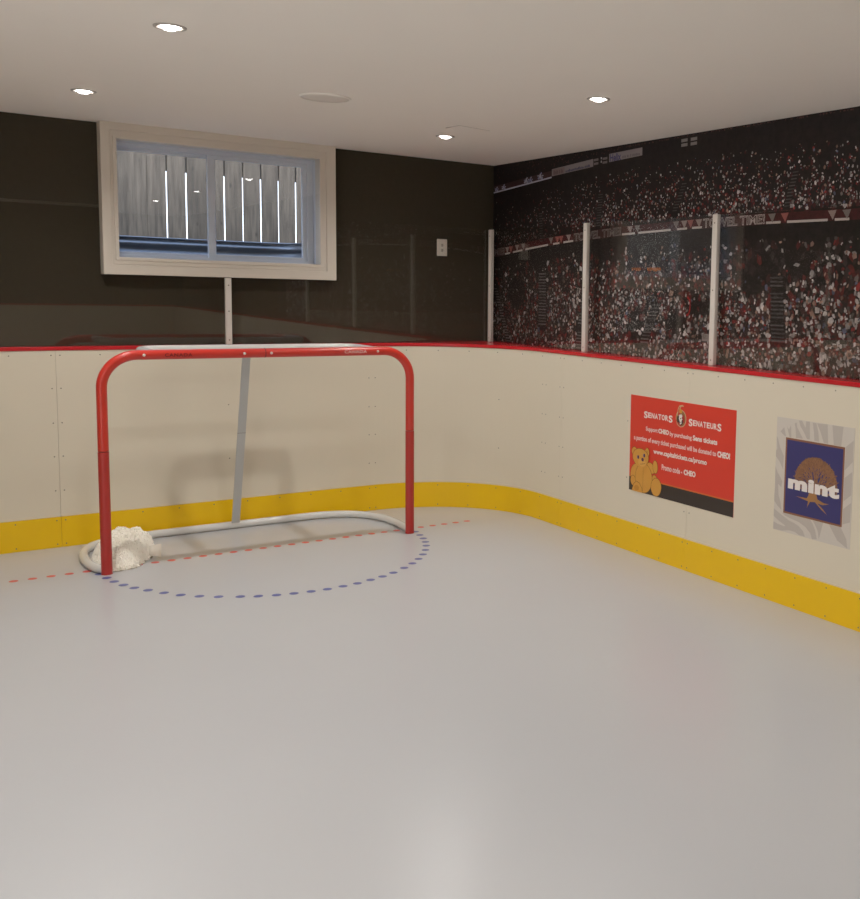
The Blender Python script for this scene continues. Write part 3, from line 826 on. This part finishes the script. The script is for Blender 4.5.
# navy square sign on a zebra sheet
SY, SZ = 3.885, .405
sg = empty('advertising_sign', (XR, 3.61, SZ)); tag(sg, 'navy square sign with gold tree and white lettering on a grey zebra-striped sheet', 'sign')
Z = lambda d: sheet_map(SY, SZ, d)
m = MB(); m.box(XR - .0018, XR - .0002, SY - .545, SY, SZ, SZ + .622, lin((203, 195, 184)))
ZS = [
 [(0.028, 0.543), (0.055, 0.571), (0.071, 0.522), (0.057, 0.525)], [(0.076, 0.576), (0.091, 0.562), (0.105, 0.59), (0.11, 0.52), (0.097, 0.521), (0.086, 0.548)],
 [(0.131, 0.6), (0.146, 0.606), (0.15, 0.582), (0.175, 0.55), (0.194, 0.525), (0.144, 0.523), (0.139, 0.568)],
 [(0.16, 0.618), (0.183, 0.621), (0.209, 0.585), (0.213, 0.62), (0.239, 0.621), (0.244, 0.527), (0.224, 0.526), (0.198, 0.562), (0.173, 0.589)],
 [(0.259, 0.619), (0.285, 0.618), (0.301, 0.575), (0.309, 0.524), (0.276, 0.524), (0.27, 0.571)], [(0.29, 0.618), (0.363, 0.621), (0.372, 0.52), (0.341, 0.522), (0.318, 0.572)],
 [(0.002, 0.516), (0.012, 0.503), (0.03, 0.457), (0.06, 0.414), (0.058, 0.34), (0.028, 0.38), (0, 0.405), (0.0, 0.435), (0.009, 0.445)],
 [(0, 0.349), (0.019, 0.316), (0.038, 0.297), (0.055, 0.273), (0.05, 0.241), (0.025, 0.255), (0.031, 0.197), (0.049, 0.155), (0.057, 0.116), (0.022, 0.137), (0, 0.159), (0, 0.191), (0.002, 0.228), (0, .31)],
 [(0, 0.115), (0.023, 0.105), (0.068, 0.087), (0.117, 0.069), (0.154, 0.063), (0.19, 0.052), (0.221, 0.032), (0.237, 0.004), (0.193, 0.004), (0.163, 0.015), (0.12, 0.016), (0.066, 0.003), (0, 0.001), (0, 0.042), (0.033, 0.035), (0.083, 0.031), (0.089, 0.037), (0.045, 0.051), (0, 0.073)],
 [(0.061, 0.102), (0.152, 0.105), (0.27, 0.103), (0.288, 0.084), (0.307, 0.053), (0.321, 0.008), (0.287, 0.001), (0.274, 0.029), (0.237, 0.057), (0.189, 0.074), (0.135, 0.081), (0.086, 0.09)],
 [(0.287, 0.102), (0.36, 0.104), (0.345, 0.048), (0.335, 0.01), (0.326, 0.05), (0.312, 0.072)], [(.40, .103), (.48, .103), (.52, .05), (.53, .001), (.46, .03)],
 [(.395, .621), (.47, .621), (.46, .52), (.41, .52)], [(.49, .52), (.54, .56), (.54, .45), (.49, .40)], [(.49, .36), (.54, .40), (.54, .28), (.49, .24)], [(.49, .2), (.54, .24), (.54, .14), (.49, .12)]]
for s_ in ZS: poly(m, s_, Z(.0021), (182, 173, 163))
m.build('zebra_sheet', M['ink'], sg)['label'] = 'pale grey zebra-striped backing sheet'
m = MB(); bx0, bx1, by0, by1 = .071, .487, .104, .518
poly(m, [(bx0, by0), (bx1, by0), (bx1, by1), (bx0, by1)], Z(.0024), (132, 86, 62)); m.build('copper_border', M['ink'], sg)
m = MB(); poly(m, [(bx0 + .011, by0 + .011), (bx1 - .011, by0 + .011), (bx1 - .011, by1 - .011), (bx0 + .011, by1 - .011)], Z(.0027), (50, 48, 100)); m.build('navy_panel', M['ink'], sg)
m = MB(); random.seed(5)
TC = (.296, .285)          # centre of the round crown
CROWN = .155
def seg2(p, q, w0, w1, d, col):
    d = d + random.random() * .0005
    dx, dy = q[0] - p[0], q[1] - p[1]; L = math.hypot(dx, dy) or 1; nx, ny = -dy / L, dx / L
    m.face([Z(d)(p[0] + nx * w0, p[1] + ny * w0), Z(d)(p[0] - nx * w0, p[1] - ny * w0), Z(d)(q[0] - nx * w1, q[1] - ny * w1), Z(d)(q[0] + nx * w1, q[1] + ny * w1)], lin(col))
def grow(p, ang, L, w_, depth):
    q = (p[0] + math.cos(ang) * L, p[1] + math.sin(ang) * L)
    if math.hypot(q[0] - TC[0], q[1] - TC[1]) > CROWN or q[1] < .247: return
    seg2(p, q, w_, w_ * .75, .0030, random.choice(((132, 92, 66), (122, 84, 60), (142, 100, 68))))
    if depth == 0: return
    for da in (random.uniform(.18, .5), random.uniform(-.5, -.18)):
        grow(q, ang + da, L * random.uniform(.78, .98), max(w_ * .8, .0022), depth - 1)
for k in range(15):
    grow((.296 + random.uniform(-.012, .012), .250), PI * (.03 + .94 * k / 14), .040, .0045, 7)
for k in range(150):
    a = random.uniform(0, 2 * PI); r_ = CROWN * math.sqrt(random.uniform(.12, 1))
    p = (TC[0] + r_ * math.cos(a), TC[1] + r_ * math.sin(a))
    if p[1] < .250: continue
    b_ = math.atan2(p[1] - .25, p[0] - .296) + random.uniform(-.4, .4)
    seg2(p, (p[0] + .012 * math.cos(b_), p[1] + .012 * math.sin(b_)), .0026, .0016, .0031, (128, 90, 66))
for pts in ([(0.161, 0.211), (0.241, 0.213), (0.252, 0.232), (0.256, 0.255), (0.304, 0.255), (0.308, 0.24), (0.315, 0.22), (0.361, 0.207), (.395, .207), (0.353, 0.196), (0.316, 0.198), (0.357, 0.174), (.385, .150), (0.346, 0.170), (0.299, 0.202), (0.265, 0.198), (0.249, 0.173), (0.243, 0.160), (0.250, 0.198), (0.194, 0.207)],):
    poly(m, pts, Z(.0038), (156, 112, 66))
m.build('tree_emblem', M['ink'], sg)['label'] = 'gold branching tree with roots'
m = MB(); add_text(m, 'mint', Z(.0042), .101, .462, .244, .316, lin((232, 224, 218)), bold=.06, spacing=1.08)
m.build('lettering', M['ink'], sg)['label'] = 'bold white lowercase lettering across the tree'

# ------------------------------------------------------------------ hockey goal
GX, GY, GW = 2.059, 6.388, .931
goal = empty('hockey_goal', (GX, GY, 0)); tag(goal, 'red and white steel hockey goal frame without its net', 'hockey goal')
ZB, RT = 1.253, .0285
for sx in (-1, 1):
    x = GX + sx * GW
    cr = .185
    pth = [(GX, GY, ZB)] + [(x - sx * cr + sx * cr * math.sin(q), GY, ZB - cr + cr * math.cos(q)) for q in [PI / 2 * i / 14 for i in range(15)]] + [(x, GY, .712)]
    mm = MB(); mm.tube(pth, RT, 20); c_ = mm.build('crossbar_half', M['goalred'], goal)
    mm = MB(); mm.tube([(x, GY, .708), (x, GY, .0005)], RT + .0008, 20); p_ = mm.build('post', M['postred_shaded'], goal)
    mm = MB(); mm.tube([(x, GY, .7125), (x, GY, .7075)], RT + .0004, 20); mm.build('joint', M['seamred'], p_)
mm = MB(); mm.tube([(2.030 - .0025, GY, ZB), (2.030 + .0025, GY, ZB)], RT + .0006, 20); mm.build('joint', M['seamred'], goal)
for bx in (1.346, 1.903, 2.064, 2.752):
    mm = MB(); mm.dome((bx, GY - RT + .001, ZB), (0, -1, 0), .0085, .007, 12); mm.build('bolt', M['bolt'], goal)
gt = lambda d: (lambda u, v: (u, GY - RT - d, v))
m = MB(); add_text(m, 'CANADA', gt(.0008), 1.456, 1.606, ZB - .012, ZB + .008, lin((92, 18, 18)), bold=.02, spacing=1.15)
m.build('lettering', M['ink'], goal)['label'] = 'dark lettering on the left of the crossbar'
m = MB(); add_text(m, 'CANADA', gt(.0008), 2.526, 2.676, ZB - .010, ZB + .010, lin((232, 196, 186)), bold=.02, spacing=1.15)
m.build('lettering', M['ink'], goal)['label'] = 'white lettering on the right of the crossbar'
# top rear hoop
YT = 6.820; rr = .12
tp = [(1.400, GY + .012, ZB + .004)] + [(1.400 + rr - rr * math.cos(q), YT - rr + rr * math.sin(q), ZB + .004) for q in [PI / 2 * i / 10 for i in range(11)]]
tp += [(2.752 - rr + rr * math.sin(q), YT - rr + rr * math.cos(q), ZB + .004) for q in [PI / 2 * i / 10 for i in range(11)]] + [(2.752, GY + .012, ZB + .004)]
mm = MB(); mm.tube(tp, .025, 16); mm.build('top_hoop', M['goalwhite'], goal)
# base hoop on the floor
ZF = .0262
bp = [(1.122, GY + .01, ZF), (1.085, 6.46, ZF), (1.066, 6.58, ZF), (1.070, 6.76, ZF), (1.095, 6.90, ZF), (1.155, 7.02, ZF), (1.27, 7.11, ZF), (1.50, 7.142, ZF), (1.80, 7.145, ZF), (2.40, 7.145, ZF), (2.62, 7.14, ZF), (2.80, 7.09, ZF), (2.93, 6.97, ZF), (2.995, 6.80, ZF), (3.005, 6.62, ZF), (2.996, 6.50, ZF), (2.990, GY + .01, ZF)]
bpath = smooth_path(bp, 2)
mm = MB(); mm.tube(bpath, .025, 16); bh = mm.build('base_hoop', M['goalwhite'], goal)
for e_, s_ in ((0, 1), (-1, -1)):
    idx = range(0, 5) if e_ == 0 else range(len(bpath) - 5, len(bpath))
    pts = [bpath[i] for i in idx]
    if e_ == 0: pts = [p for p in pts if (p - bpath[0]).length < .062]
    else: pts = [p for p in pts if (p - bpath[-1]).length < .062]
    mm = MB(); mm.tube(pts, .0262, 16); mm.build('red_collar', M['goalred'], bh)
# cord laced round the back of the base hoop
lp = []
tot = len(bpath)
cum = [0.0]
for a, b in zip(bpath, bpath[1:]): cum.append(cum[-1] + (b - a).length)
def on_path(s):
    for i in range(tot - 1):
        if cum[i + 1] >= s:
            t_ = (s - cum[i]) / (cum[i + 1] - cum[i]); p = bpath[i].lerp(bpath[i + 1], t_); d_ = (bpath[i + 1] - bpath[i]).normalized(); return p, d_
    return bpath[-1], (bpath[-1] - bpath[-2]).normalized()
ss = .28
while ss < cum[-1] - .35:
    p, d_ = on_path(ss); sd = Vector((d_.y, -d_.x, 0))
    ph = (ss / .075) * 2 * PI
    q = 0.55 * math.sin(ph)
    lp.append(p + (Vector((0, 0, 1)) * math.cos(q) - sd * math.sin(q)) * (.028 + .003 * math.sin(ph * .5)))
    ss += .0085
mm = MB(); mm.tube(lp, .0032, 6); mm.build('net_lacing', M['net'], bh)
# flat rear bar from hoop to base
m = MB()
a_t, a_b = Vector((2.062, YT + .022, ZB - .005)), Vector((2.052, 7.115, .045))
hw = .026; th = .005
vs = []
for p in (a_t, a_b):
    for dx in (-hw, hw):
        for dy in (-th, th): vs.append((p.x + dx, p.y + dy, p.z))
m.raw(vs, [(0, 1, 3, 2), (4, 6, 7, 5), (0, 4, 5, 1), (2, 3, 7, 6), (0, 2, 6, 4), (1, 5, 7, 3)])
m.build('rear_bar', M['bar'], goal, bevel=.002)
m = MB(); q = a_t.lerp(a_b, .47); m.box(q.x - hw - .0006, q.x + hw + .0006, q.y - th - .0008, q.y + th + .0008, q.z - .0015, q.z + .0015); m.build('joint', M['screw'], goal)

# ------------------------------------------------------------------ heap of netting inside the left post
random.seed(11)
hn = empty('bundled_net', (1.32, 6.70, 0)); tag(hn, 'crumpled heap of white goal netting on the floor inside the left post', 'net')
HP = [(1.095, 6.47), (1.185, 6.415), (1.285, 6.435), (1.345, 6.54), (1.400, 6.62), (1.455, 6.72), (1.470, 6.80), (1.430, 6.88), (1.30, 6.90), (1.17, 6.82), (1.105, 6.70), (1.085, 6.58)]
def heap_h(x, y):
    """height of the netting heap over the floor: a lumpy plateau inside the outline HP"""
    inside = False; dmin = 9.0; n = len(HP)
    for k in range(n):
        (x0, y0), (x1, y1) = HP[k], HP[(k + 1) % n]
        if (y0 > y) != (y1 > y) and x < (x1 - x0) * (y - y0) / (y1 - y0) + x0: inside = not inside
        t_ = max(0, min(1, ((x - x0) * (x1 - x0) + (y - y0) * (y1 - y0)) / ((x1 - x0) ** 2 + (y1 - y0) ** 2)))
        dmin = min(dmin, math.hypot(x - x0 - t_ * (x1 - x0), y - y0 - t_ * (y1 - y0)))
    if not inside: return 0.0
    H_ = .052 + .082 * max(0, min(1, (y - 6.43 + .25 * (x - 1.2)) / .23))
    bump = .018 * math.sin(23 * x + 1.2) * math.cos(19 * y) + .016 * math.sin(41 * x + 2) * math.sin(37 * y) + .010 * math.sin(71 * x) * math.cos(63 * y)
    bump += .024 * math.exp(-((x - 1.245) ** 2 + (y - 6.72) ** 2) / .0022) + .026 * math.exp(-((x - 1.375) ** 2 + (y - 6.79) ** 2) / .0022) + .02 * math.exp(-((x - 1.15) ** 2 + (y - 6.66) ** 2) / .0022)
    return max(.006, (H_ + bump) * (1 - math.exp(-dmin / .028)))
mbl = MB()
N = 44; vs = []; idx = {}
for j in range(N + 1):
    for i in range(N + 1):
        x = 1.278 - .21 + .42 * i / N; y = 6.655 - .26 + .52 * j / N
        h = heap_h(x, y)
        if h > 0: h = max(0, h - .016 + random.uniform(-.014, .010))
        idx[i, j] = len(vs); vs.append((x, y, h + .0012))
fs = [(idx[i, j], idx[i + 1, j], idx[i + 1, j + 1], idx[i, j + 1]) for i in range(N) for j in range(N) if max(heap_h(vs[idx[a, b]][0], vs[idx[a, b]][1]) for a, b in ((i, j), (i + 1, j), (i + 1, j + 1), (i, j + 1))) > 0]
mbl.raw(vs, fs, True)
mbl.build('folded_mass', M['netshade'], hn)
cords = MB()
n = 0
while n < 2900:
    x = random.uniform(1.08, 1.48); y = random.uniform(6.40, 6.91)
    if heap_h(x, y) <= 0.004: continue
    n += 1
    ang = random.uniform(0, 2 * PI); pts = []
    amp = random.uniform(.006, .027); ph = random.uniform(0, 6.28); st = random.uniform(.007, .013)
    for k in range(8):
        h = heap_h(x, y)
        if h == 0 and k > 2: break
        pts.append((x + random.uniform(-.003, .003), y + random.uniform(-.003, .003), max(.005, h - .001 + amp * math.sin(ph + k * 1.35))))
        ang += random.uniform(-1.1, 1.1); x += st * math.cos(ang); y += st * math.sin(ang)
    cords.tube(smooth_path(pts, 1), random.uniform(.0034, .0052), 5, caps=False)
cords.build('knotted_cord', M['net'], hn)
m = MB()
vs = []
for j in range(5):
    for i in range(5):
        x = 1.395 + .066 * i / 4 + .015 * (j / 4); y = 6.60 + .010 * math.sin(i * 1.3)
        vs.append((x, y + .05 * j / 4, .012 + .062 * j / 4 + .004 * math.sin(i + j)))
m.raw(vs, [(j * 5 + i, j * 5 + i + 1, (j + 1) * 5 + i + 1, (j + 1) * 5 + i) for j in range(4) for i in range(4)], True)
m.build('care_tag', M['tagm'], hn)

# ------------------------------------------------------------------ wall plate
pl = empty('wall_plate', (3.699, YW, 1.925)); tag(pl, 'small white plate with two sockets on the dark back wall', 'wall plate')
m = MB(); m.box(3.656, 3.742, YW - .007, YW - .0003, 1.925, 2.055); m.build('cover_plate', M['plate'], pl, bevel=.003)
for z in (1.968, 2.008):
    m = MB(); m.box(3.699 - .009, 3.699 + .009, YW - .0105, YW - .0065, z - .011, z + .011); so = m.build('socket', M['plated'], pl, bevel=.002)

# ------------------------------------------------------------------ ceiling fittings
LABELS = ['recessed ceiling downlight nearest the mural corner, beside the faint access panel', 'recessed ceiling downlight farther out from the corner, above the mural banners',
          'recessed ceiling downlight above the left end of the window', 'recessed ceiling downlight left of the round ceiling speaker'] + ['recessed ceiling downlight behind the camera'] * 9
def downlight(x, y, label, vis):
    root = empty('downlight', (x, y, ZC)); tag(root, label, 'ceiling light', 'recessed ceiling downlights')
    m = MB(); m.lathe([(.061, -.0002), (.060, -.004), (.050, -.0055), (.043, -.004), (.041, .002)], (x, y, ZC), 36)
    m.v = m.v; m.build('trim_ring', M['trim'], root)
    m = MB(); m.lathe([(.041, .002), (.038, .02), (.032, .034)], (x, y, ZC), 36); 
    # remove the end discs so that the lamp shows
    m.f = [q for q in m.f if len(q) == 4]; m.c = m.c[:len(m.f)]; m.sm = [True] * len(m.f)
    m.build('reflector', M['cone'], root)
    m = MB(); m.lathe([(.033, .030), (.034, .010), (.031, -.004), (.020, -.012), (.001, -.015)], (x, y, ZC), 28); m.build('lamp', M['lens'], root)
    return root
for i, (x, y) in enumerate(LIGHTS[:4]): downlight(x, y, LABELS[i], True)
for x, y in LIGHTS[4:]: downlight(x, y, LABELS[4], False)
# trim rings are open in the middle
for o in list(bpy.data.objects):
    if o.name.split('.')[0] == 'trim_ring':
        bm = bmesh.new(); bm.from_mesh(o.data)
        bmesh.ops.delete(bm, geom=[q for q in bm.faces if len(q.verts) > 4], context='FACES_ONLY'); bm.to_mesh(o.data); bm.free()
for i, (x, y) in enumerate(LIGHTS):
    ld = bpy.data.lights.new('downlight_beam', 'SPOT'); ld.energy = 60 if i in (0, 2) else (50 if i in (1, 3) else 33); ld.color = (1.0, .972, .94)
    ld.spot_size = math.radians(150); ld.spot_blend = .9; ld.shadow_soft_size = .03
    lo = bpy.data.objects.new('downlight_beam', ld); COL.objects.link(lo); lo.location = (x, y, ZC - .018)
al = bpy.data.lights.new('side_fill', 'AREA'); al.shape = 'RECTANGLE'; al.size = 7.0; al.size_y = 1.5; al.energy = 92; al.color = (1.0, .98, .955)  # added soft fill light on the unseen left side, balancing floor and ceiling
ao = bpy.data.objects.new('side_fill', al); COL.objects.link(ao); ao.location = (XL + .25, 2.4, 1.55); ao.rotation_euler = (0, -PI / 2, 0)
sp = empty('ceiling_speaker', (2.05, 5.405, ZC)); tag(sp, 'round flush ceiling speaker with plain grey grille', 'speaker')
m = MB(); m.lathe([(.132, -.0003), (.131, -.007), (.125, -.009), (.121, -.006)], (2.05, 5.405, ZC), 48); m.f = [q for q in m.f if len(q) == 4]; m.c = m.c[:len(m.f)]; m.sm = m.sm[:len(m.f)]
m.build('rim', M['ceiling'], sp)
m = MB(); m.lathe([(.1215, -.002), (.121, -.0055), (.08, -.008), (.001, -.009)], (2.05, 5.405, ZC), 48); m.build('grille', M['speaker'], sp)
ha = empty('ceiling_hatch', (3.10, 5.80, ZC)); tag(ha, 'faint square access panel flush in the ceiling beside a downlight', 'access panel')
hp = [(2.975, 5.855), (2.990, 5.700), (3.228, 5.747), (3.215, 5.915)]
m = MB(); m.prism(hp, ZC - .0012, ZC + .004); m.build('gap_strip', M['gap'], ha)
cx_, cy_ = 3.102, 5.804
m = MB(); m.prism([(cx_ + (x - cx_) * .965, cy_ + (y - cy_) * .965) for x, y in hp], ZC - .0026, ZC + .002); m.build('cover', M['hatch'], ha)

# ------------------------------------------------------------------ daylight outside and colour handling
wd = bpy.data.worlds.new('world'); SC.world = wd; wd.use_nodes = True
nt = wd.node_tree; nt.nodes.clear()
wo = nt.nodes.new('ShaderNodeOutputWorld'); bg = nt.nodes.new('ShaderNodeBackground')
tc = nt.nodes.new('ShaderNodeTexCoord'); sx_ = nt.nodes.new('ShaderNodeSeparateXYZ'); cr_ = nt.nodes.new('ShaderNodeValToRGB')
nt.links.new(tc.outputs['Generated'], sx_.inputs[0]); nt.links.new(sx_.outputs['Z'], cr_.inputs[0])
cr_.color_ramp.elements[0].color = (.80, .88, 1.0, 1); cr_.color_ramp.elements[1].color = (.48, .66, 1.0, 1)
nt.links.new(cr_.outputs[0], bg.inputs['Color']); bg.inputs['Strength'].default_value = 3.2
nt.links.new(bg.outputs[0], wo.inputs[0])
SC.view_settings.view_transform = 'Standard'
SC.view_settings.look = 'None'
SC.view_settings.exposure = 0.11
SC.view_settings.gamma = 1.12
SC.cycles.max_bounces = 14; SC.cycles.diffuse_bounces = 6; SC.cycles.glossy_bounces = 5
SC.cycles.transparent_max_bounces = 16
SC.cycles.sample_clamp_indirect = 14.0
